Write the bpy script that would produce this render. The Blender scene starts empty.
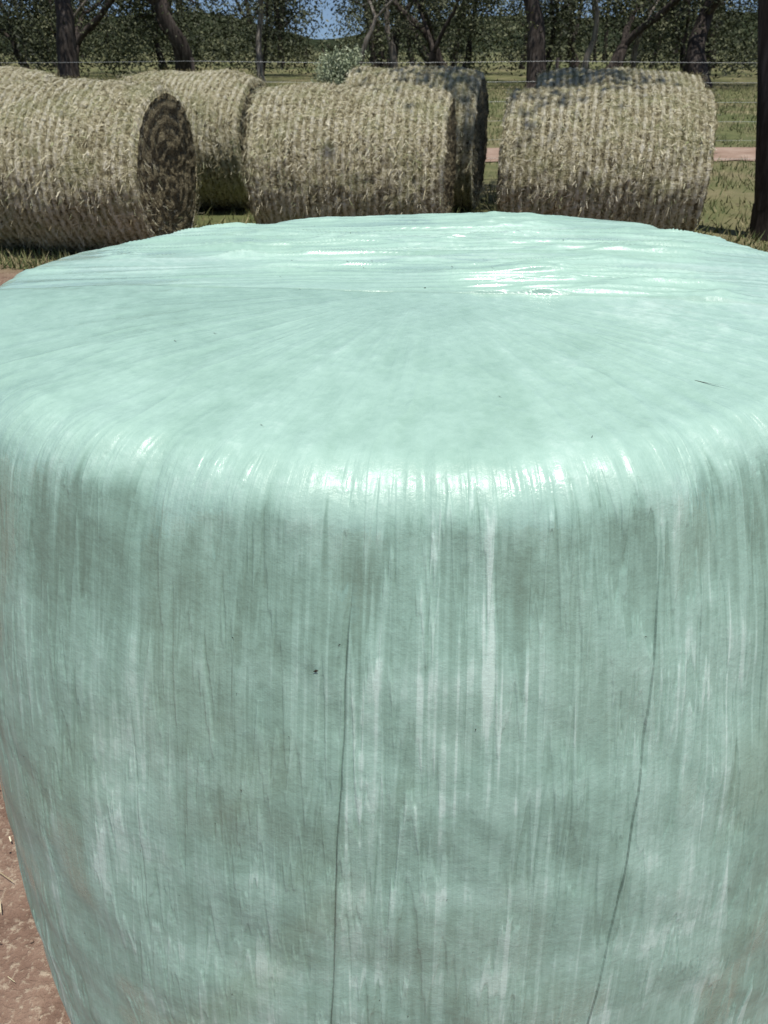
import bpy, math, random
import numpy as np
from mathutils import Vector, Matrix
random.seed(7)
rng=np.random.default_rng(11)
scene=bpy.context.scene
scene.view_settings.view_transform='Standard'
scene.view_settings.look='None'
scene.view_settings.exposure=0

# ------------------------------------------------------------ helpers
def vnoise(x,y,seed=0):
    """numpy 2D value noise, -1..1"""
    r=np.random.default_rng(seed); T=r.random((256,256))*2-1
    xi=np.floor(x).astype(int); yi=np.floor(y).astype(int)
    fx=x-xi; fy=y-yi
    fx=fx*fx*(3-2*fx); fy=fy*fy*(3-2*fy)
    a=T[xi%256,yi%256]; b=T[(xi+1)%256,yi%256]; c=T[xi%256,(yi+1)%256]; d=T[(xi+1)%256,(yi+1)%256]
    return (a*(1-fx)+b*fx)*(1-fy)+(c*(1-fx)+d*fx)*fy
def fbm(x,y,seed=0,o=4):
    s=0;a=1.;t=0
    for i in range(o):
        s=s+a*vnoise(x*2**i+17*i,y*2**i+9*i,seed+i); t+=a; a*=.55
    return s/t
def sstep(a,b,x):
    t=np.clip((x-a)/(b-a),0,1); return t*t*(3-2*t)

def mesh_np(name,verts,faces,mats=(),smooth=True,face_mat=None):
    me=bpy.data.meshes.new(name)
    verts=np.asarray(verts,dtype=np.float32); faces=np.asarray(faces,dtype=np.int32)
    n,k=faces.shape
    me.vertices.add(len(verts)); me.vertices.foreach_set('co',verts.ravel())
    me.loops.add(n*k); me.loops.foreach_set('vertex_index',faces.ravel())
    me.polygons.add(n); me.polygons.foreach_set('loop_start',np.arange(0,n*k,k,dtype=np.int32))
    me.polygons.foreach_set('use_smooth',np.full(n,smooth))
    for m in mats: me.materials.append(m)
    if face_mat is not None: me.polygons.foreach_set('material_index',np.asarray(face_mat,dtype=np.int32))
    me.update(calc_edges=True); me.validate()
    return me
def obj(name,me,loc=(0,0,0),rotz=0,scale=1,parent=None):
    o=bpy.data.objects.new(name,me); scene.collection.objects.link(o)
    o.location=loc; o.rotation_euler=(0,0,rotz); o.scale=(scale,)*3 if not hasattr(scale,'__len__') else scale
    if parent: o.parent=parent
    return o
def attr(me,name,arr):
    arr=np.asarray(arr,dtype=np.float32)
    if arr.ndim==1:
        a=me.attributes.new(name,'FLOAT','POINT'); a.data.foreach_set('value',arr)
    else:
        a=me.attributes.new(name,'FLOAT_VECTOR','POINT'); a.data.foreach_set('vector',arr.ravel())
def grid_faces(nr,nc,wrap):
    i=np.arange(nr-1)[:,None]; j=np.arange(nc if wrap else nc-1)[None,:]
    j2=(j+1)%nc
    a=i*nc+j; b=i*nc+j2; c=(i+1)*nc+j2; d=(i+1)*nc+j
    return np.stack([a+0*j,b+0*j,c+0*j,d+0*j],-1).reshape(-1,4)

class NT:
    def __init__(s,name):
        s.mat=bpy.data.materials.new(name); s.mat.use_nodes=True
        s.t=s.mat.node_tree; s.n=s.t.nodes; s.l=s.t.links
        s.b=s.n['Principled BSDF']
    def set(s,node,key,v):
        if v is None: return
        if isinstance(v,bpy.types.NodeSocket): s.l.new(v,node.inputs[key])
        else: node.inputs[key].default_value=v
    def m(s,op,a,b=None,c=None,clamp=False):
        n=s.n.new('ShaderNodeMath'); n.operation=op; n.use_clamp=clamp
        s.set(n,0,a); s.set(n,1,b); s.set(n,2,c); return n.outputs[0]
    def attr(s,name):
        n=s.n.new('ShaderNodeAttribute'); n.attribute_name=name; return n
    def sep(s,v):
        n=s.n.new('ShaderNodeSeparateXYZ'); s.set(n,0,v); return n.outputs
    def comb(s,x,y,z=0.):
        n=s.n.new('ShaderNodeCombineXYZ'); s.set(n,0,x); s.set(n,1,y); s.set(n,2,z); return n.outputs[0]
    def noise(s,vec,scale=1,detail=3,rough=.5,dist=0):
        n=s.n.new('ShaderNodeTexNoise'); s.set(n,'Vector',vec); n.inputs['Scale'].default_value=scale
        n.inputs['Detail'].default_value=detail; n.inputs['Roughness'].default_value=rough; n.inputs['Distortion'].default_value=dist
        return n.outputs['Fac']
    def ss(s,x,a,b,lo=0.,hi=1.):
        n=s.n.new('ShaderNodeMapRange'); n.interpolation_type='SMOOTHSTEP'
        s.set(n,0,x); n.inputs[1].default_value=a; n.inputs[2].default_value=b; n.inputs[3].default_value=lo; n.inputs[4].default_value=hi
        return n.outputs[0]
    def mix(s,f,a,b,typ='MIX'):
        n=s.n.new('ShaderNodeMix'); n.data_type='RGBA'; n.blend_type=typ
        s.set(n,0,f)
        for i,v in ((6,a),(7,b)):
            if isinstance(v,tuple): v=(*v[:3],1)
            s.set(n,i,v)
        return n.outputs[2]
    def mixf(s,f,a,b):
        n=s.n.new('ShaderNodeMix'); s.set(n,0,f); s.set(n,2,a); s.set(n,3,b); return n.outputs[0]
    def ramp(s,f,stops):
        n=s.n.new('ShaderNodeValToRGB'); s.set(n,0,f); e=n.color_ramp.elements
        while len(e)<len(stops): e.new(.5)
        for q,(p,c) in zip(e,stops): q.position=p; q.color=(*c,1)
        return n.outputs[0]
    def bump(s,h,strength,dist,normal=None):
        n=s.n.new('ShaderNodeBump'); s.set(n,'Height',h); n.inputs['Strength'].default_value=strength
        n.inputs['Distance'].default_value=dist
        if normal: s.set(n,'Normal',normal)
        return n.outputs[0]
    def coords(s,k='Object'):
        return s.n.new('ShaderNodeTexCoord').outputs[k]
    def fin(s,col,rough=.8,normal=None,spec=.5):
        if isinstance(col,tuple): col=(*col,1)
        s.set(s.b,'Base Color',col); s.set(s.b,'Roughness',rough); s.set(s.b,'Specular IOR Level',spec)
        if normal: s.set(s.b,'Normal',normal)
        return s.mat

# ------------------------------------------------------------ stretch-film material
def film():
    k=NT('stretch_film'); m=k.m
    uvs=k.sep(k.attr('suv').outputs['Vector']); U,V=uvs[0],uvs[1]
    lay=k.attr('lay').outputs['Fac']; cre=k.attr('crease').outputs['Fac']; dirt=k.attr('dirt').outputs['Fac']; gl=k.attr('gloss').outputs['Fac']
    ob=k.coords()
    tm=k.ss(V,.66,.80)
    fine=k.noise(k.comb(m('MULTIPLY',U,230.),m('MULTIPLY',V,5.),9.),1,2,.6)
    C=k.noise(ob,70.,4,.68)
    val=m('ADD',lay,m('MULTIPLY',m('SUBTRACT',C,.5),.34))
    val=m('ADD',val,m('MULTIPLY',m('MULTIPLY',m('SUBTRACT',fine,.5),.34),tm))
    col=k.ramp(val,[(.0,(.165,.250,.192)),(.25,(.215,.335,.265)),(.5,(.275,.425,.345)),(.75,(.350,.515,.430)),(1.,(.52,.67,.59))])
    col=k.mix(m('MULTIPLY',dirt,.25),col,(.26,.33,.21))
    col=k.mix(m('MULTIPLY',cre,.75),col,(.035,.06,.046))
    rough=k.mixf(gl,.40,.18)
    rough=m('ADD',rough,m('MULTIPLY',m('SUBTRACT',C,.5),.25))
    rough=m('ADD',rough,m('MULTIPLY',tm,.05))
    h=m('ADD',m('MULTIPLY',C,.6),m('MULTIPLY',m('MULTIPLY',fine,tm),.5))
    h=m('ADD',h,m('MULTIPLY',lay,.30))
    nb=k.bump(h,.5,.004)
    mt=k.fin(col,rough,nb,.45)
    nc=k.bump(m('ADD',m('MULTIPLY',k.noise(ob,45.,2,.5),.8),m('MULTIPLY',m('MULTIPLY',fine,tm),.25)),.35,.003)
    k.set(k.b,'Coat Weight',m('MULTIPLY_ADD',gl,.55,.12)); k.set(k.b,'Coat Roughness',.07); k.set(k.b,'Coat Normal',nc)
    return mt
FILM=film()
CRE=[(-.115,-.034,.0020,.80,3.),(.277,-.085,.0017,.80,3.),(.46,-.02,.0012,.86,1.2),(-.40,.02,.0010,1.0,1.5),(.352,-.06,.0009,.82,1.20),(.42,.03,.0008,.9,1.15),(-.26,.0,.0008,.86,1.1)]

# ------------------------------------------------------------ silage bale (wrapped, standing on its end)
def silage():
    f=np.linspace(-1.2,1.2,1650,endpoint=False); b=np.linspace(1.2,2*math.pi-1.2,520,endpoint=False)
    th=np.concatenate([f,b]); thw=np.where(th>math.pi,th-2*math.pi,th)
    Ht=1.31; rs=.085
    ta=np.array([-180,-164,-139,-115,-90,-42,-15,0,33,70,116,142,163,180.]); tr=np.array([.735,.72,.755,.82,.80,.680,.632,.622,.62,.70,.84,.82,.765,.735])
    dense=np.radians(np.arange(-540,541,2)); base=np.interp((np.degrees(dense)+180)%360-180,ta,tr)
    ker=np.exp(-np.linspace(-2,2,17)**2); ker/=ker.sum(); base=np.convolve(base,ker,'same')
    rc=np.interp(thw,dense,base)
    bd=np.interp((np.degrees(dense)+180)%360-180,[-180,-90,-45,0,30,50,90,180],[.82,.835,.82,.735,.77,.84,.86,.82]); bd=np.convolve(bd,ker,'same')
    rb=np.maximum(np.interp(thw,dense,bd),rc+.015)
    t1=np.linspace(0,1,230); t2=np.linspace(0,1,80)[1:]; t3=np.linspace(0,1,330)[1:]; t4=np.linspace(0,1,12)[1:]
    rows_r=[];rows_z=[];S=[]
    KF=2.2; HF=1.15
    # shoulder ends tangent to the flaring side, column by column
    a0=math.radians(4.9); c0=rs*math.sin(a0)
    slope=(rb-rc)*KF/(1-math.exp(-KF))/HF
    a1=math.pi/2-np.arctan(slope*1.1)
    for t in t1:
        r=.002+(rc-rs-.002)*t; rows_r.append(r); rows_z.append(np.full_like(r,Ht-.020*t**2.5)); S.append(.66*t)
    z0=Ht-.020
    for t in t2:
        a=a0+t*(a1-a0); rows_r.append(rc-rs+rs*np.sin(a)-c0); rows_z.append(z0-rs*1.1*(math.cos(a0)-np.cos(a))); S.append(.66+.13*t)
    zs=rows_z[-1]; rl=rows_r[-1]; zm=float(zs.mean())
    for t in t3:
        z=zs*(1-t)+.06*t; w=(1-math.exp(-t*KF))/(1-math.exp(-KF))
        rows_r.append(rl+(rb-rl)*w); rows_z.append(z); S.append(.79+(zm-.06)*t)
    for t in t4:
        a=t*math.pi/2; rows_r.append(rb-.06+.06*math.cos(a)); rows_z.append(np.full_like(rc,.06-.058*math.sin(a))); S.append(S[-1]+.008)
    Rr=np.array(rows_r); Z=np.array(rows_z); S=np.repeat(np.array(S)[:,None],len(th),1); TH=np.repeat(thw[None],len(S),0)
    nr,nc=Rr.shape
    dr=np.gradient(Rr,axis=0); dz=np.gradient(Z,axis=0); ln=np.hypot(dr,dz)+1e-9
    nrm_r=-dz/ln; nrm_z=dr/ln
    U=TH*.72
    sidem=sstep(.62,.80,S)
    sh=np.exp(-((S-.74)/.08)**2)
    cx=np.cos(TH)*3.2+20; cy=np.sin(TH)*3.2+20
    X=Rr*np.sin(TH); Y=-Rr*np.cos(TH)
    # ---------- film layering pattern
    c1=fbm(U*30+90,S*.5+5,40,3); c2=vnoise(U*120+200,S*2.,44); c3=vnoise(U*300+200,S*4.,46)
    Vw=S+.17*c1+.08*c2+.04*c3
    A=fbm(U*6+60,Vw*3.2,50,3); A2=fbm(U*12+60,Vw*6.,54,3); A3=fbm(U*26+60,Vw*12,58,3)
    B=fbm(U*80+100,S*3.,62,4); B1=fbm(U*22+100,S*2.5,66,3)
    M=fbm(X*9+50,Z*9+Y*9+50,70,5); Lg=fbm(cx*.9+S*1.5,cy*.9-S*2,74,3); M2=fbm(U*34+50,S*30+50,76,4); M3=fbm(U*90+50,S*70+50,77,3)
    side=.50+.17*(sstep(.0,.02,A)-.5)+.13*(sstep(.06,.08,A2)-.4)+.12*(sstep(.10,.13,A3)-.3)
    side+=.13*B+.06*B1+.07*M+.03*Lg+.10*M2+.08*M3
    side+=.24*sstep(.42,.6,vnoise(U*190+30,S*2.0,78))*sstep(-.1,.4,fbm(U*5+20,S*3,80,2))
    side+=.20*sstep(.45,.60,vnoise(U*110+30,S*1.4,79))*sstep(-.2,.3,fbm(U*4+27,S*2.4,83,2))
    side+=.12*sstep(.02,.0,np.abs(((S+.012*vnoise(U*4+9,0*S,82)+.016*c2)%.155)-.02)-.008)*sstep(-.1,.3,Lg+.2)
    def strip(u0,sl,w,s0,s1,amp):
        d=U-(u0+sl*(S-.86))
        return amp*sstep(w,w*.8,np.abs(d))*sstep(s0,s0+.03,Vw)*sstep(s1+.03,s1,Vw)
    side+=strip(-.090,-.034,.020,.80,9,.18)+strip(-.42,.01,.045,.93,1.30,.20)+strip(-.40,.0,.075,1.06,1.45,.12)+strip(.34,.03,.03,.9,1.2,.10)+strip(.05,.0,.02,.82,.94,.14)+strip(-.25,0,.05,1.28,9,.12)
    rag=S+.035*c1+.025*c2+.05*A+.04*fbm(U*14+7,S*2,84,3)
    under=sstep(.775,.80,rag)*sstep(1.0,.83,rag)
    side-=.20*under
    # ---------- top
    ye=Y+X*.10+.02*fbm(X*3+40,0*X+3,86,2)+.02
    far=sstep(-.001,.001,ye)
    R1=fbm(U*30+100,S*2.5,90,4); R2=fbm(X*5+30,Y*5+30,92,5); R3=fbm(X*16+30,Y*16+30,94,4)
    H1=fbm(X*2.4+30,Y*36+60,96,4); H2=fbm(X*4+30,Y*11+60,98,3)
    rin=sstep(.05,.35,S)
    bands=0
    for i,a in enumerate((-1.1,-.55,.1,.6,1.15)):
        u=X*math.cos(a)+Y*math.sin(a); v=-X*math.sin(a)+Y*math.cos(a)
        bands=bands+(sstep(-.008,.008,u-.03*i+.01*vnoise(v*9+40,u*0,100+i))-.5)*.06+fbm(u*46+80,v*2+40,105+i,3)*.05
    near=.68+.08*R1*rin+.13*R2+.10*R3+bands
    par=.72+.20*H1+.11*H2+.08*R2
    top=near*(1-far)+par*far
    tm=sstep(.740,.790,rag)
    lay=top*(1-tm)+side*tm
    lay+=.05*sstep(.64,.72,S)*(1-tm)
    edge=sstep(.006,.002,np.abs(ye+.002))*(S<.60)*sstep(-.3,.3,fbm(X*4+11,0*X,108,2))
    gloss=sstep(.0,.40,fbm(U*9+33,S*6,140,3))*sidem
    gt=sstep(.0,.35,fbm(X*3+70,Y*7+70,142,3))
    gloss=np.maximum(gloss,(1-sidem)*(.25+.75*far*gt+.5*(1-far)*gt))
    # ---------- relief
    d=.004*np.sin(5*TH+1)*sidem
    d+=sh*.013*fbm(cx*1.8,cy*1.8,3,4)+sh*.0030*fbm(U*13+40,S*9,6,4)
    d+=sidem*.010*fbm(cx*.8+S*2,cy*.8-S*2.5,8,4)
    d+=sidem*.0009*fbm(U*55+140,S*2.5,12,3)
    d+=sh*.0012*fbm(U*60+140,S*3.,15,3)
    d+=sidem*.0010*np.sin(S*34+2*fbm(cx,cy,30,2)+2*Lg)
    d+=sidem*.0010*(sstep(.0,.05,A)+sstep(.06,.10,A2))
    rid=1-np.abs(fbm(X*1.8+30,Y*20+30,21,3))*2.4
    rid3=1-np.abs(fbm(X*2.6+80,Y*34+80,24,3))*2.8
    pat=sstep(-.05,.3,fbm(X*2.2+70.5,Y*3+70,110,3))
    zone=(1-sidem)*far
    d+=zone*(.0062*np.clip(rid,0,1)**3*(.25+pat)+.0042*np.clip(rid3,0,1)**3*(.30+pat)+.006*fbm(X*1.2+30,Y*7+30,27,2)*sstep(.1,.3,S))
    d+=(1-sidem)*(1-far)*(.0010*R1*rin+.0008*bands*10)
    rid2=1-np.abs(fbm(U*7+30,S*3+9,121,3))*3
    d+=(1-sidem)*(1-far)*.0014*np.clip(rid2,0,1)**2*sstep(.15,.5,S)
    d+=(1-sidem)*.007*fbm(X*2.4+50,Y*2.4+50,25,3)
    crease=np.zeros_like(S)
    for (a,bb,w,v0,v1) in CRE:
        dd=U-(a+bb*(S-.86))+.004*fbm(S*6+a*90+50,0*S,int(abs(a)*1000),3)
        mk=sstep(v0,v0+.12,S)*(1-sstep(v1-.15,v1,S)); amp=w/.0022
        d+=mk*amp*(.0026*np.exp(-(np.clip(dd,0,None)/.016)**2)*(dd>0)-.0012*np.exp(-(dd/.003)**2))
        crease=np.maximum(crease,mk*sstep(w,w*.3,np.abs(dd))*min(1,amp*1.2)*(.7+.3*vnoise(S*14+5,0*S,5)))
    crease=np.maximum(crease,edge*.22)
    Rr2=Rr+d*nrm_r; Z2=Z+d*nrm_z
    Yp=-Rr2*np.cos(TH); Z2=Z2+.016*Yp/.7*np.clip(Z2/Ht,0,1)
    v=np.stack([Rr2*np.sin(TH),Yp,Z2],-1).reshape(-1,3)
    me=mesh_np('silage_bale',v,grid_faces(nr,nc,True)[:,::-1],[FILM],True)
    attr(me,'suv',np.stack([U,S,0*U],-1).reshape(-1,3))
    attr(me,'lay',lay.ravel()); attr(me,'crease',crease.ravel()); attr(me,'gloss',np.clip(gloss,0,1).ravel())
    attr(me,'dirt',(sstep(.0,.5,fbm(cx*1.3+S*4,cy*1.3+S*3,130,4))*sidem*sstep(.8,1.3,S)).ravel())
    return me
bale=obj('silage_bale',silage(),(.067,1.31,0))

kd=NT('dead_leaf'); DEAD=kd.fin((.035,.028,.018),.8)
def chaff_on_bale():
    vs=[];fs=[]
    r=random.Random(4)
    def put(theta,z=None,r_top=None,l=.01,w=.002,ang=0.):
        if r_top is not None:
            p=Vector((r_top*math.sin(theta),-r_top*math.cos(theta),1.325)); a=Vector((math.cos(ang),math.sin(ang),0)); b=Vector((-math.sin(ang),math.cos(ang),0)); n=Vector((0,0,1))
        else:
            n=Vector((math.sin(theta),-math.cos(theta),0))
            p=n*.795+Vector((0,0,z)); t=Vector((math.cos(theta),math.sin(theta),0)); zz=Vector((0,0,1))
            a=t*math.cos(ang)+zz*math.sin(ang); b=zz*math.cos(ang)-t*math.sin(ang)
        hit,loc,nn,idx=bale.ray_cast(p+n*.15,-n)
        if hit: p=loc+n*.0008
        i=len(vs)
        for ca,cb in ((-.5,0),(-.1,-.5),(.5,.05),(.1,.5)): vs.append(p+a*ca*l+b*cb*w+n*abs(ca)*.002)
        fs.append((i,i+1,i+2,i+3))
    put(-.215,1.06,None,.007,.004,.3)
    put(2.85,None,.42,.022,.006,.1)
    put(.74,None,.50,.06,.0016,-.6)
    for i in range(26):
        put(r.uniform(-.9,.9),r.uniform(.45,1.15),None,r.uniform(.002,.005),r.uniform(.0008,.0016),r.uniform(0,3))
    for i in range(22):
        put(r.uniform(-3,3),None,r.uniform(.1,.6),r.uniform(.003,.008),r.uniform(.0008,.0016),r.uniform(0,3))
    me=bpy.data.meshes.new('chaff'); me.from_pydata(vs,[],fs); me.materials.append(DEAD)
    obj('chaff',me,parent=bale)
bpy.context.view_layer.update()
chaff_on_bale()

# ------------------------------------------------------------ hay bales
def hay_side():
    k=NT('net_wrapped_hay'); m=k.m
    uv=k.sep(k.attr('suv').outputs['Vector']); X,T=uv[0],uv[1]
    rn=k.n.new('ShaderNodeObjectInfo').outputs['Random']
    off=m('MULTIPLY',rn,37.)
    wob=m('MULTIPLY',m('SUBTRACT',k.noise(k.comb(m('MULTIPLY',X,6.),m('MULTIPLY',T,3.),off),1,3,.7),.5),.055)
    ph=m('MULTIPLY',m('ADD',X,wob),2*math.pi/.072)
    ring=m('MULTIPLY_ADD',m('SINE',ph),.5,.5)
    beads=k.noise(k.comb(m('MULTIPLY',X,40.),m('MULTIPLY',T,34.),off),1,3,.7)
    fib=k.noise(k.comb(m('MULTIPLY',X,130.),m('MULTIPLY',T,26.),off),1,3,.75)
    fib2=k.noise(k.comb(m('MULTIPLY',X,30.),m('MULTIPLY',T,90.),off),1,3,.75)
    big=k.noise(k.comb(m('MULTIPLY',X,2.5),m('MULTIPLY',T,1.6),off),1,4,.6)
    pt=k.noise(k.comb(m('MULTIPLY',X,9.),m('MULTIPLY',T,9.),off),1,4,.65)
    v=m('ADD',m('MULTIPLY',k.ss(ring,.15,.9),m('MULTIPLY',k.ss(big,.3,.6,.5,1.2),.30)),m('MULTIPLY',k.ss(beads,.35,.65),.36))
    v=m('MULTIPLY_ADD',k.ss(fib,.33,.67),.28,v); v=m('MULTIPLY_ADD',k.ss(fib2,.33,.67),.24,v)
    v=m('MULTIPLY_ADD',k.ss(pt,.35,.65),.20,v); v=m('SUBTRACT',v,.14)
    col=k.ramp(v,[(.06,(.055,.044,.021)),(.30,(.25,.215,.115)),(.55,(.49,.44,.27)),(.8,(.73,.67,.48)),(1.,(.83,.79,.64))])
    g=k.ss(k.noise(k.comb(m('MULTIPLY',X,4.),m('MULTIPLY',T,4.),m('ADD',off,5.)),1,4,.6),.46,.66)
    col=k.mix(m('MULTIPLY',g,.32),col,(.30,.34,.14))
    return k.fin(col,.75,k.bump(v,1.,.035),.25)
def hay_end():
    k=NT('cut_hay_end'); m=k.m
    o=k.sep(k.coords()); y=o[1]; z=o[2]
    r=m('SQRT',m('ADD',m('MULTIPLY',y,y),m('MULTIPLY',z,z))); a=m('ARCTAN2',z,y)
    n0=k.noise(k.coords(),5.,2,.6)
    rr=m('ADD',r,m('MULTIPLY',n0,.07))
    s=k.noise(k.comb(m('MULTIPLY',rr,60.),m('MULTIPLY',a,1.2),0.),1,3,.7)
    f=k.noise(k.coords(),70.,4,.75)
    v=m('ADD',m('MULTIPLY',k.ss(s,.3,.7),.40),m('MULTIPLY',k.ss(f,.35,.65),.55))
    col=k.ramp(v,[(.05,(.06,.046,.025)),(.40,(.18,.15,.085)),(.7,(.34,.295,.18)),(1.,(.57,.52,.35))])
    return k.fin(col,.85,k.bump(v,.9,.03),.2)
def straw_mat():
    k=NT('straw'); c=k.attr('rnd').outputs['Fac']
    col=k.ramp(c,[(0,(.13,.105,.05)),(.3,(.36,.315,.18)),(.6,(.58,.53,.35)),(.85,(.78,.73,.55)),(1.,(.35,.40,.18))])
    return k.fin(col,.7,None,.3)
HS,HE,ST=hay_side(),hay_end(),straw_mat()

def hay_bale(loc,phi,L,r,seed):
    R=np.random.default_rng(seed)
    nx,nt=110,240
    prof=[]
    cr=.06
    for q in np.linspace(0,1,18)[:-1]: prof.append((-L/2,q*(r-cr)+.003,1))
    for a in np.linspace(0,math.pi/2,6)[:-1]: prof.append((-L/2+cr-cr*math.cos(a),r-cr+cr*math.sin(a),0))
    for q in np.linspace(0,1,nx): prof.append((-L/2+cr+q*(L-2*cr),r,0))
    for a in np.linspace(0,math.pi/2,6)[1:]: prof.append((L/2-cr+cr*math.sin(a),r-cr+cr*math.cos(a),0))
    for q in np.linspace(1,0,18)[1:]: prof.append((L/2,q*(r-cr)+.003,1))
    P=np.array(prof); th=np.linspace(0,2*math.pi,nt,endpoint=False)
    X=np.repeat(P[:,0:1],nt,1); RR=np.repeat(P[:,1:2],nt,1); C=np.repeat(P[:,2:3],nt,1); T=np.repeat(th[None],len(P),0)
    cx=np.cos(T)*r*4+30; cy=np.sin(T)*r*4+30
    n=fbm(cx+X*3,cy-X*2,seed,4)*.030+fbm(cx*5+X*22,cy*5-X*13,seed+9,3)*.016
    n+= .007*np.sin(X*2*math.pi/.072)
    n+=.025*fbm(X*2.5+40,0*X+seed,seed+4,2)+.022*np.sin(2*T+seed)+.015*np.sin(3*T+seed*2)
    RR2=RR*(1+ n/r*np.clip(RR/r,0,1))
    side=1-C
    RR2-=side*.045*(np.abs(X)/(L/2))**5
    Xe=X+np.where(C>0,np.sign(X)*(.03*fbm(np.cos(T)*RR*14+40,np.sin(T)*RR*14+40,seed+5,4)+.012*np.sin(RR*60+T)-.03*(RR/r)**2+.02),0)
    Y=RR2*np.cos(T); Z=RR2*np.sin(T)
    Z=np.where(Z<-r*.90,-r*.90+(Z+r*.90)*.25,Z)
    base=-Z.min()-.015
    v=np.stack([Xe,Y,Z],-1).reshape(-1,3)
    fa=grid_faces(len(P),nt,True)
    fm=np.repeat((P[:-1,2]*P[1:,2]).astype(int),nt)
    N=19000
    side_n=int(N*.80)
    t=R.uniform(0,2*math.pi,side_n); x=R.uniform(-L/2+.01,L/2-.01,side_n)
    i=np.clip(((x+L/2-cr)/(L-2*cr)*nx).astype(int),0,nx-1)+17+5; j=(t/(2*math.pi)*nt).astype(int)%nt
    rr=np.hypot(Y[i,j],Z[i,j])+R.uniform(-.004,.008,side_n)
    n_=np.stack([0*t,np.cos(t),np.sin(t)],-1); tan=np.stack([0*t,-np.sin(t),np.cos(t)],-1); ax=np.stack([0*t+1,0*t,0*t],-1)
    ang=R.normal(0,.75,side_n)[:,None]; lift=R.normal(.05,.26,side_n)[:,None]
    p=np.stack([x,rr*np.cos(t),rr*np.sin(t)],-1)
    d=(tan*np.cos(ang)+ax*np.sin(ang))+n_*lift; w=(ax*np.cos(ang)-tan*np.sin(ang))
    ln=R.uniform(.015,.060,side_n)[:,None]; wd=R.uniform(.0010,.0026,side_n)[:,None]
    edge=(R.random(side_n)<.07)[:,None]; d=np.where(edge,d+n_*.9,d)
    quads=[np.stack([p-w*wd,p+w*wd,p+d*ln+w*wd*.6,p+d*ln-w*wd*.6],1)]
    ne=N-side_n
    for sg in (-1,1):
        m_=ne//2; a=R.uniform(0,2*math.pi,m_); q=np.sqrt(R.random(m_))*(r-.02)
        p=np.stack([0*a+sg*(L/2+.0),q*np.cos(a),q*np.sin(a)],-1)
        tn=np.stack([0*a,-np.sin(a),np.cos(a)],-1); rd=np.stack([0*a,np.cos(a),np.sin(a)],-1); nn=np.stack([0*a+sg,0*a,0*a],-1)
        g=R.normal(0,.6,m_)[:,None]; d=tn*np.cos(g)+rd*np.sin(g)+nn*R.uniform(-.1,.5,m_)[:,None]; w=rd*np.cos(g)-tn*np.sin(g)
        ln=R.uniform(.02,.08,m_)[:,None]; wd=R.uniform(.0012,.0028,m_)[:,None]
        quads.append(np.stack([p-w*wd,p+w*wd,p+d*ln+w*wd*.6,p+d*ln-w*wd*.6],1))
    Q=np.concatenate(quads); nq=len(Q)
    sv=Q.reshape(-1,3); ok=sv[:,2]<-r*.90; sv[ok,2]=-r*.91
    off=len(v)
    allv=np.concatenate([v,sv]); qf=off+np.arange(nq*4).reshape(-1,4)
    me=mesh_np('hay_bale',allv,np.concatenate([fa,qf]),[HS,HE,ST],True,np.concatenate([fm,np.full(nq,2)]))
    uv=np.zeros((len(allv),3)); uv[:off,0]=X.ravel(); uv[:off,1]=(T*r).ravel()
    attr(me,'suv',uv)
    rnd=np.zeros(len(allv)); rnd[off:]=np.repeat(R.random(nq),4); attr(me,'rnd',rnd)
    return obj('hay_bale',me,(loc[0],loc[1],base),phi)
D2=math.radians
hay_bale((-2.80,7.85),D2(-11),1.80,.715,31)
hay_bale((-.27,8.25),D2(-9),1.80,.71,32)
hay_bale((2.07,8.25),D2(-12),1.82,.705,33)
hay_bale((-2.14,10.1),D2(-13),1.55,.735,34)
hay_bale((-4.55,10.2),D2(-8),1.80,.735,35)
hay_bale((.36,10.1),D2(-13),1.50,.735,36)
hay_bale((2.70,10.4),D2(-9),1.85,.725,37)

# ------------------------------------------------------------ ground
def ground_mat():
    k=NT('ground_soil_and_grass'); m=k.m
    g=k.n.new('ShaderNodeNewGeometry').outputs['Position']; o=k.sep(g)
    n1=k.noise(g,.5,4,.6); n2=k.noise(g,9.,4,.65); n3=k.noise(g,70.,3,.7); n4=k.noise(g,.08,3,.5)
    dirt=k.ramp(n2,[(.25,(.115,.070,.050)),(.5,(.20,.13,.095)),(.75,(.30,.21,.155))])
    dirt=k.mix(k.ss(n3,.5,.72),dirt,(.38,.31,.23)); 
    gr=k.ramp(k.noise(g,3.,5,.7),[(.3,(.055,.074,.026)),(.5,(.095,.112,.042)),(.7,(.16,.155,.068))])
    gr=k.mix(k.ss(n4,.38,.60,0.,.5),gr,(.17,.155,.078))
    gr=k.mix(k.ss(n1,.48,.64,0.,.65),gr,(.23,.19,.11))
    f=k.ss(m('ADD',o[1],m('MULTIPLY',m('SUBTRACT',n1,.5),6.)),6.5,8.5)
    return k.fin(k.mix(f,dirt,gr),.95,k.bump(m('ADD',m('MULTIPLY',n2,.6),m('MULTIPLY',n3,.4)),.8,.04),.15)
def axis(a): return np.array(sorted(set([round(q,3) for q in a])))
gx=axis(list(np.linspace(-6,6,120))+list(np.linspace(-60,60,61))+[-900,-500,-250,-120,120,250,500,900])
gy=axis(list(np.linspace(-3,12,140))+list(np.linspace(12,120,60))+[-300,-60,-15,200,350,600,1200])
GX,GY=np.meshgrid(gx,gy)
near=np.exp(-((GX/9)**2+((GY-2)/9)**2))
GZ=near*.010*fbm(GX*3+90,GY*3+90,5,3)-.004
obj('ground',mesh_np('ground',np.stack([GX,GY,GZ],-1).reshape(-1,3),grid_faces(len(gy),len(gx),False),[ground_mat()]))

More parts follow.
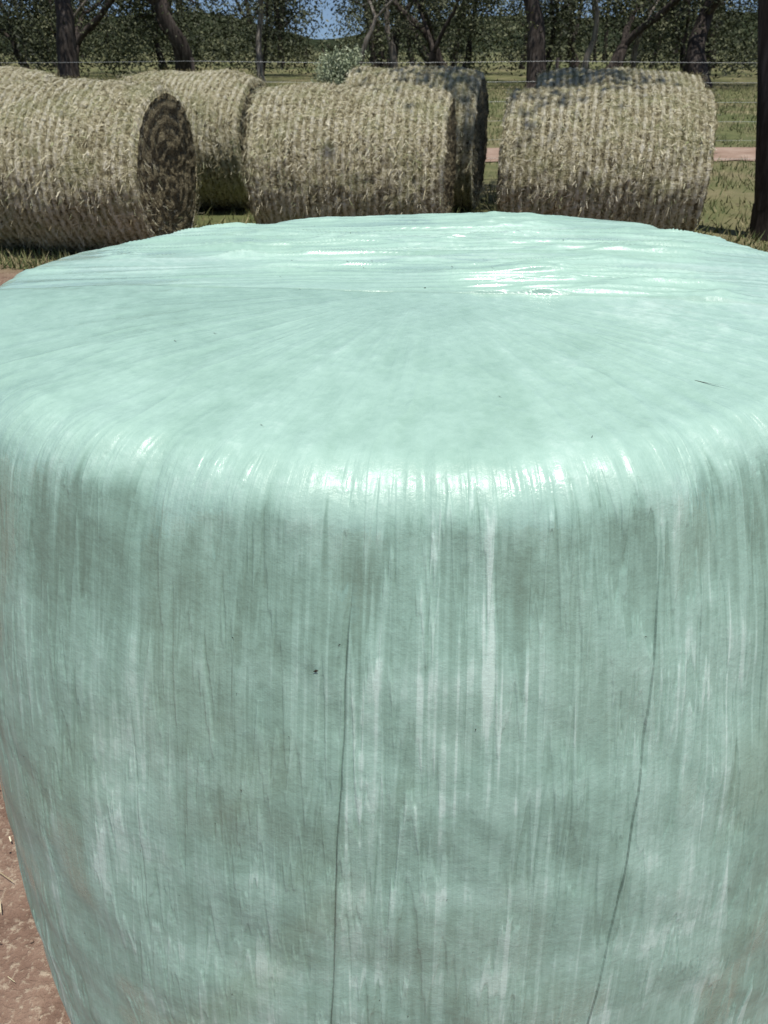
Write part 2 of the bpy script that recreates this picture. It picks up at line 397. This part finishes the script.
def road():
    k=NT('red_dirt_road'); g=k.n.new('ShaderNodeNewGeometry').outputs['Position']
    c=k.ramp(k.noise(g,2.,5,.7),[(.3,(.21,.14,.10)),(.5,(.29,.205,.155)),(.7,(.37,.28,.22))])
    mt=k.fin(c,.95,k.bump(k.noise(g,20.,4,.7),.6,.03),.1)
    xs=np.linspace(-70,70,400); vs=[]
    for row,y0 in enumerate((14.0,14.7,15.3,15.9)):
        yy=y0+.02*xs+ (.3*fbm(xs*1.2+100,xs*0+row,row,3) if row in(0,3) else 0)
        vs.append(np.stack([xs,yy,np.full_like(xs,.022 if row in(1,2) else .012)],-1))
    obj('dirt_road',mesh_np('dirt_road',np.concatenate(vs),grid_faces(4,400,False),[mt]))
road()

def grass():
    k=NT('grass_blades'); c=k.attr('rnd').outputs['Fac']
    col=k.ramp(c,[(0,(.052,.075,.024)),(.40,(.10,.122,.044)),(.70,(.18,.178,.08)),(1.,(.38,.32,.19))])
    mt=k.fin(col,.7,None,.2)
    R=np.random.default_rng(5)
    N=80000
    y=6.9+ (R.random(N)**1.6)*36; x=R.uniform(-1,1,N)*(3.5+y*.42)
    dens=vnoise(x*1.1+80,y*1.1+80,3)+R.normal(0,.4,N)
    rd=14.0+.02*x
    ok=(dens>-.25)&~((y>rd-.05)&(y<rd+1.95)); x=x[ok];y=y[ok]; n=len(x)
    h=R.uniform(.03,.13,n)*(1+y*.006); a=R.uniform(0,6.28,n); w=R.uniform(.004,.009,n)*(1+y*.04)
    lean=R.normal(0,.05,(n,2))
    p=np.stack([x,y,np.full(n,-.005)],-1); t=np.stack([np.cos(a),np.sin(a),0*a],-1)*w[:,None]
    tip=p+np.stack([lean[:,0],lean[:,1],h],-1)
    v=np.stack([p-t,p+t,tip],1).reshape(-1,3)
    me=mesh_np('grass',v,np.arange(n*3).reshape(-1,3),[mt],False)
    attr(me,'rnd',np.repeat(R.random(n),3)); obj('grass',me)
grass()

def litter():
    R=np.random.default_rng(8); N=14000
    x=R.uniform(-2.8,2.8,N); y=R.uniform(-.4,6.5,N)
    ok=(np.hypot(x-.067,y-1.31)>.86)&(vnoise(x*2.5+50,y*2.5+50,2)+R.normal(0,.3,N)>-.3); x=x[ok];y=y[ok];n=len(x)
    a=R.uniform(0,6.28,n); l=R.exponential(.016,n)+.006; w=R.uniform(.0005,.0016,n)
    p=np.stack([x,y,R.uniform(.006,.014,n)],-1); d=np.stack([np.cos(a)*l,np.sin(a)*l,R.uniform(-.004,.010,n)],-1); s=np.stack([-np.sin(a)*w,np.cos(a)*w,0*a],-1)
    v=np.stack([p-s,p+s,p+d+s,p+d-s],1).reshape(-1,3)
    me=mesh_np('straw_litter',v,np.arange(n*4).reshape(-1,4),[ST],False)
    attr(me,'rnd',np.repeat(R.random(n)*.75,4)); obj('straw_litter',me)
    k=NT('soil_clod'); cm=k.fin(k.ramp(k.noise(k.coords(),30.,4,.6),[(.3,(.13,.085,.06)),(.7,(.27,.19,.14))]),.95,None,.1)
    t=(1+5**.5)/2
    ico=np.array([(-1,t,0),(1,t,0),(-1,-t,0),(1,-t,0),(0,-1,t),(0,1,t),(0,-1,-t),(0,1,-t),(t,0,-1),(t,0,1),(-t,0,-1),(-t,0,1)])/1.9
    ff=np.array([(0,11,5),(0,5,1),(0,1,7),(0,7,10),(0,10,11),(1,5,9),(5,11,4),(11,10,2),(10,7,6),(7,1,8),(3,9,4),(3,4,2),(3,2,6),(3,6,8),(3,8,9),(4,9,5),(2,4,11),(6,2,10),(8,6,7),(9,8,1)])
    V=[];F=[]
    for i in range(3000):
        x=R.uniform(-2.5,2.5); y=R.uniform(-.3,5.5)
        if math.hypot(x-.067,y-1.31)<.86: continue
        s=R.exponential(.004)+.0015
        F.append(ff+12*len(V)); V.append(ico*s*R.uniform(.6,1.2,(12,3))*np.array([1,1,.6])+np.array([x,y,.003]))
    obj('soil_clods',mesh_np('soil_clods',np.concatenate(V),np.concatenate(F),[cm],False))
litter()

# ------------------------------------------------------------ trees
def bark_mat(name,cols):
    k=NT(name); c=k.coords(); o=k.sep(c)
    v=k.comb(k.m('MULTIPLY',o[0],9.),k.m('MULTIPLY',o[1],9.),k.m('MULTIPLY',o[2],1.4))
    n=k.noise(v,1,4,.65)
    return k.fin(k.ramp(n,cols),.9,k.bump(n,.8,.05),.15)
def leaf_mat(name,cols):
    k=NT(name); c=k.attr('rnd').outputs['Fac']
    return k.fin(k.ramp(c,cols),.6,None,.2)
BARK=bark_mat('gum_bark',[(.3,(.018,.014,.012)),(.5,(.045,.036,.030)),(.68,(.095,.08,.07)),(.85,(.18,.16,.14))])
PALE=bark_mat('pale_gum_bark',[(.3,(.07,.058,.048)),(.5,(.17,.15,.125)),(.68,(.29,.265,.23)),(.85,(.40,.37,.33))])
LEAF=leaf_mat('gum_leaves',[(0,(.012,.016,.008)),(.35,(.034,.042,.019)),(.65,(.080,.090,.044)),(.88,(.15,.155,.085)),(1,(.23,.22,.13))])

def tube(path,rad,ns,V,F):
    base=sum(len(a) for a in V)
    path=np.array(path); n=len(path)
    rings=[]
    for i in range(n):
        t=path[min(i+1,n-1)]-path[max(i-1,0)]; t=t/np.linalg.norm(t)
        u=np.cross(t,[.31,.95,.05]); u/=np.linalg.norm(u); w=np.cross(t,u)
        a=np.linspace(0,2*math.pi,ns,endpoint=False)
        rr=rad[i]*(1+.10*np.sin(a*3+i*.7))
        rings.append(path[i]+(np.cos(a)*rr)[:,None]*u+(np.sin(a)*rr)[:,None]*w)
    V.append(np.concatenate(rings)); F.append(grid_faces(n,ns,True)+base)
def leaves(R,centers,spread,per,size,droop=.8,tone=None):
    out=[];col=[]
    for i,(c,s) in enumerate(zip(centers,spread)):
        p=R.normal(0,1,(per,3))*s*np.array([1,1,.6])*.5+c
        a=R.uniform(0,6.28,per); l=R.uniform(.6,1.3,per)*size
        d=np.stack([np.cos(a)*.7,np.sin(a)*.7,-R.uniform(.1,1.,per)*droop],-1); d/=np.linalg.norm(d,axis=1)[:,None]
        w=np.cross(d,R.normal(0,1,(per,3))); w/=np.linalg.norm(w,axis=1)[:,None]
        l=l[:,None]; wd=l*.20
        out.append(np.stack([p,p+d*l*.5+w*wd,p+d*l,p+d*l*.5-w*wd],1))
        b=R.uniform(-.05,.65) if tone is None else tone[i]
        col.append(np.clip(R.random(per)*.36+b,0,1))
    return np.concatenate(out),np.concatenate(col)
def gum(seed,h=11.,r0=.30,fork=2.2,per=90,size=.17,nlow=7,lean=.1,wob=.13,lowz=(2.2,4.6),adir=None,bark=None):
    R=np.random.default_rng(seed); V=[];F=[];tips=[];spr=[]
    def grow(p,d,r,l,lev):
        n=6; path=[p];rad=[r]; q=p.copy(); dd=d.copy()
        for i in range(n):
            dd=dd+R.normal(0,wob,3)+np.array([0,0,(.05 if lev<3 else -.05) if adir is None or lev>0 else .015]); dd/=np.linalg.norm(dd)
            q=q+dd*l/n; path.append(q.copy()); rad.append(r*(1-.42*(i+1)/n))
        tube(path,rad,9 if lev<2 else 5,V,F)
        if lev>=3:
            tips.append(q.copy()); spr.append(R.uniform(.7,1.4)); tips.append(path[3]+R.normal(0,.3,3)); spr.append(R.uniform(.5,1.0)); return
        k=R.integers(2,4)
        a0=R.uniform(0,6.28)
        for j in range(k):
            a=a0+j*6.28/k+R.uniform(-.5,.5); tilt=R.uniform(.35,.95)
            side=np.array([math.cos(a),math.sin(a),0]); nd=dd*math.cos(tilt)+side*math.sin(tilt)
            grow(q if R.random()<.7 else path[-2],nd/np.linalg.norm(nd),rad[-1]*R.uniform(.62,.9),l*R.uniform(.62,.85) if lev>0 else h*.27*R.uniform(.8,1.2),lev+1)
        if lev in(1,2) and R.random()<.8:
            a=R.uniform(0,6.28); nd=np.array([math.cos(a),math.sin(a),-.15]); grow(path[3],nd/np.linalg.norm(nd),rad[3]*.4,l*.6,3)
    a=R.uniform(0,6.28) if adir is None else adir
    d=np.array([math.cos(a)*lean,math.sin(a)*lean,1.]); d/=np.linalg.norm(d)
    tube([np.array([0,0,-.15]),np.array([0,0,.05]),d*.35],[r0*1.5,r0*1.25,r0],9,V,F)
    grow(d*.3,d,r0*1.02,fork,0)
    for j in range(nlow):
        a=R.uniform(0,6.28); q=R.uniform(1.2,4.2); tips.append(np.array([math.cos(a)*q,math.sin(a)*q,R.uniform(*lowz)])); spr.append(R.uniform(.7,1.5))
    Q,col=leaves(R,tips,spr,per,size)
    vb=np.concatenate(V); fb=np.concatenate(F); nq=len(Q)
    v=np.concatenate([vb,Q.reshape(-1,3)]); f=np.concatenate([fb,len(vb)+np.arange(nq*4).reshape(-1,4)])
    me=mesh_np('gum_tree',v,f,[bark or BARK,LEAF],True,np.concatenate([np.zeros(len(fb)),np.ones(nq)]))
    rn=np.zeros(len(v)); rn[len(vb):]=np.repeat(col,4); attr(me,'rnd',rn)
    return me
G=[gum(101,12,.34,2.6,lean=.15,nlow=9),gum(102,13,.46,3.4,lean=.3,nlow=5),gum(103,10,.28,1.2,lean=.5,nlow=10),gum(104,14,.52,4.2,lean=.1,nlow=6),gum(105,11,.17,3.6,lean=.25,nlow=5,bark=PALE),gum(106,8,.16,1.0,120,.19,lean=.3,nlow=22,lowz=(.5,4.)),gum(107,12,.38,1.6,lean=.7,nlow=5),gum(108,12,.15,2.6,lean=.4,nlow=4,bark=PALE)]
spots=[(-19.5,41,0,1.),(-16.2,46,6,1.0),(-13.2,38,3,.9),(-11.2,52,5,1.4),(-9.3,43,1,1.),(-7.6,56,5,1.2),(-6.2,46,4,1.),(-1.2,43,7,1.),(.5,47,4,1.1),(2.6,44,2,1.0),(3.5,52,6,1.1),(6.4,38,3,.85),
 (8.3,47,5,1.2),(10.2,42,6,1.0),(12.2,44,7,1.),(13.9,40,1,1.),(16.2,49,5,1.3),(17.2,39,0,1.1),(-24,50,3,1.1),(25,50,2,1.1),(.6,62,0,1.2),(12.2,57,2,1.3),(-15,62,5,1.6),(-21.5,55,5,1.5),(30,46,1,1.),(-31,46,0,1.),(5.3,60,5,1.6),(-17.8,52,5,1.3),(20.5,58,5,1.6),(-14.8,42,7,1.),(8.8,40,4,.9)]
r_=random.Random(3)
for x,y,g,s in spots: obj('gum_tree',G[g],(x,y,0),r_.uniform(0,6.28),s)
NG=gum(120,4.5,.16,6.0,80,.15,0,.19,.02,adir=math.pi)
obj('gum_tree',NG,(3.84,8.2,0),0,1.)

def distant():
    R=np.random.default_rng(77); V=[];F=[];tips=[];spr=[];tone=[]
    for i in range(95):
        x=R.uniform(-75,75); y=R.uniform(66,120); h=R.uniform(5,14); rr=R.uniform(.12,.38)
        g=-.088<x/y<-.035
        if g: h=R.uniform(1.2,2.2); rr=.08
        l=R.normal(0,.2,2); tb=R.uniform(-.12,.40)
        p=[np.array([x,y,-.1]),np.array([x+l[0]*2,y,h*.25]),np.array([x+l[0]*6,y+l[1]*3,h*.6]),np.array([x+l[0]*8,y,h*.9])]
        tube(p,[rr*1.2,rr,rr*.7,.05],6,V,F)
        for j in range(3):
            a=R.uniform(0,6.28); b=p[1]+(p[2]-p[1])*R.random(); e=b+np.array([math.cos(a)*2.5,math.sin(a)*1.5,R.uniform(1,3)])*(h/12)
            tube([b,(b+e)/2+R.normal(0,.1,3),e],[rr*.5,rr*.35,.04],5,V,F)
        for j in range(6 if g else 19):
            a=R.uniform(0,6.28); q=R.uniform(0,1.5 if g else 3.4); tips.append(np.array([x+math.cos(a)*q,y+math.sin(a)*q,R.uniform(min(1.0,h*.4),h*.8)])); spr.append(R.uniform(.6,1.) if g else R.uniform(1.0,2.2)); tone.append(tb+R.uniform(-.05,.25))
    for i in range(300):
        x=R.uniform(-70,70); tips.append(np.array([x,R.uniform(58,125),R.uniform(.2,1.6)])); spr.append(R.uniform(1.2,2.4)); tone.append(R.uniform(-.15,.6))
    Q,col=leaves(R,tips,spr,85,.30,.8,tone)
    vb=np.concatenate(V); fb=np.concatenate(F); nq=len(Q)
    v=np.concatenate([vb,Q.reshape(-1,3)]); v[:,2]=np.maximum(v[:,2],-.1); f=np.concatenate([fb,len(vb)+np.arange(nq*4).reshape(-1,4)])
    me=mesh_np('distant_trees',v,f,[BARK,LEAF],True,np.concatenate([np.zeros(len(fb)),np.ones(nq)]))
    rn=np.zeros(len(v)); rn[len(vb):]=np.repeat(col,4); attr(me,'rnd',rn); obj('distant_trees',me)
distant()

def hill():
    k=NT('wooded_hill'); g=k.coords(); c=k.ramp(k.noise(g,.25,5,.7),[(.35,(.012,.017,.010)),(.55,(.028,.036,.020)),(.7,(.075,.082,.046))])
    mt=k.fin(c,1.,None,.0)
    xs=np.linspace(-500,500,220); ys=np.linspace(230,420,40); X,Y=np.meshgrid(xs,ys)
    t=(Y-230)/190; Z=(9.0+5*fbm(X/70+50.6,0*X,3,3)-6.0*np.exp(-((X+19)/24)**2)+.6*fbm(X/3+90,Y/3+90,4,3))*np.sin(np.clip(t,0,1)*math.pi)**.7-.5
    obj('hill',mesh_np('hill',np.stack([X,Y,Z],-1).reshape(-1,3),grid_faces(40,220,False),[mt]))
hill()

def shrub():
    R=np.random.default_rng(9); V=[];F=[];tips=[];spr=[]
    for i in range(26):
        a=R.uniform(0,6.28); t=R.uniform(.03,.28); e=np.array([math.cos(a)*t,math.sin(a)*t,R.uniform(1.1,1.55)])
        tube([np.array([0,0,0.]),e*.5+R.normal(0,.04,3),e],[.02,.012,.004],5,V,F); tips.append(e); spr.append(.17); tips.append(e*.8); spr.append(.25)
    Q,col=leaves(R,tips,spr,260,.045,-.9,[.1+.5*R.random() for _ in tips])
    M=leaf_mat('saltbush_leaves',[(0,(.12,.15,.085)),(.5,(.27,.31,.19)),(1,(.44,.46,.32))])
    vb=np.concatenate(V); fb=np.concatenate(F); nq=len(Q)
    v=np.concatenate([vb,Q.reshape(-1,3)]); f=np.concatenate([fb,len(vb)+np.arange(nq*4).reshape(-1,4)])
    me=mesh_np('saltbush',v,f,[BARK,M],True,np.concatenate([np.zeros(len(fb)),np.ones(nq)]))
    rn=np.zeros(len(v)); rn[len(vb):]=np.repeat(col,4); attr(me,'rnd',rn); obj('saltbush',me,(-.56,11.5,0),0,(.82,.82,.99))
shrub()

# ------------------------------------------------------------ wire fence
def fence():
    root=bpy.data.objects.new('wire_fence',None); scene.collection.objects.link(root)
    k=NT('galvanised_wire'); wm=k.fin((.42,.43,.42),.45); k.b.inputs['Metallic'].default_value=.6
    k=NT('steel_picket'); pm=k.fin(k.ramp(k.noise(k.coords(),12.,4,.6),[(.35,(.05,.035,.03)),(.7,(.14,.11,.09))]),.8)
    y0=12.4; xs=[-22.4+ i*4.95 for i in range(10)]
    for i,x in enumerate(xs):
        V=[];F=[]
        for a in (0.3,2.4,4.5):
            c,s=math.cos(a),math.sin(a); t=.0025; b=len(V)
            for z in (-.1,1.50):
                for (u,w) in ((0,-t),(.026,-t),(.026,t),(0,t)): V.append((c*u-s*w,s*u+c*w,z))
            F+= [(b,b+1,b+5,b+4),(b+1,b+2,b+6,b+5),(b+2,b+3,b+7,b+6),(b+4,b+5,b+6,b+7)]
        me=bpy.data.meshes.new('picket'); me.from_pydata(V,[],F); me.materials.append(pm)
        obj('picket_%d'%(i+1),me,(x,y0,0),parent=root)
    V=[];F=[]
    for z in (1.46,1.22,.98,.74,.50,.26):
        for i in range(len(xs)-1):
            pts=[np.array([xs[i]+(xs[i+1]-xs[i])*t,y0-.02,z-.02*math.sin(t*math.pi)]) for t in np.linspace(0,1,8)]
            tube(pts,[.0020]*8,5,V,F)
    obj('wires',mesh_np('wires',np.concatenate(V),np.concatenate(F),[wm]),parent=root)
fence()

# ------------------------------------------------------------ light, sky, camera
EL,AZ=D2(75),D2(158)
p=Vector((math.sin(AZ)*math.cos(EL),math.cos(AZ)*math.cos(EL),math.sin(EL)))
sl=bpy.data.lights.new('sun','SUN'); sl.energy=5.0; sl.angle=D2(.5); sl.color=(1,.965,.90)
so=bpy.data.objects.new('sun',sl); scene.collection.objects.link(so); so.rotation_euler=p.to_track_quat('Z','Y').to_euler(); so.location=(0,-5,20)
w=bpy.data.worlds.new('World'); scene.world=w; w.use_nodes=True
nt=w.node_tree; sk=nt.nodes.new('ShaderNodeTexSky'); sk.sky_type='NISHITA'; sk.sun_disc=False; sk.sun_elevation=EL; sk.sun_rotation=AZ
sk.dust_density=.4; sk.ozone_density=1.5; sk.air_density=1.
tc=nt.nodes.new('ShaderNodeTexCoord'); ad=nt.nodes.new('ShaderNodeVectorMath'); ad.operation='ADD'; ad.inputs[1].default_value=(0,0,.18)
nm=nt.nodes.new('ShaderNodeVectorMath'); nm.operation='NORMALIZE'
nt.links.new(tc.outputs['Generated'],ad.inputs[0]); nt.links.new(ad.outputs[0],nm.inputs[0]); nt.links.new(nm.outputs[0],sk.inputs[0])
nt.links.new(sk.outputs[0],nt.nodes['Background'].inputs[0]); nt.nodes['Background'].inputs[1].default_value=.10
cd=bpy.data.cameras.new('camera'); cd.sensor_fit='VERTICAL'; cd.sensor_height=36; cd.sensor_width=27; cd.lens=28; cd.clip_end=3000; cd.clip_start=.02
cd.dof.use_dof=True; cd.dof.focus_distance=1.0; cd.dof.aperture_fstop=16
co=bpy.data.objects.new('camera',cd); scene.collection.objects.link(co); co.location=(0,0,1.65); co.rotation_euler=(math.radians(90-30.4),0,0)
scene.camera=co
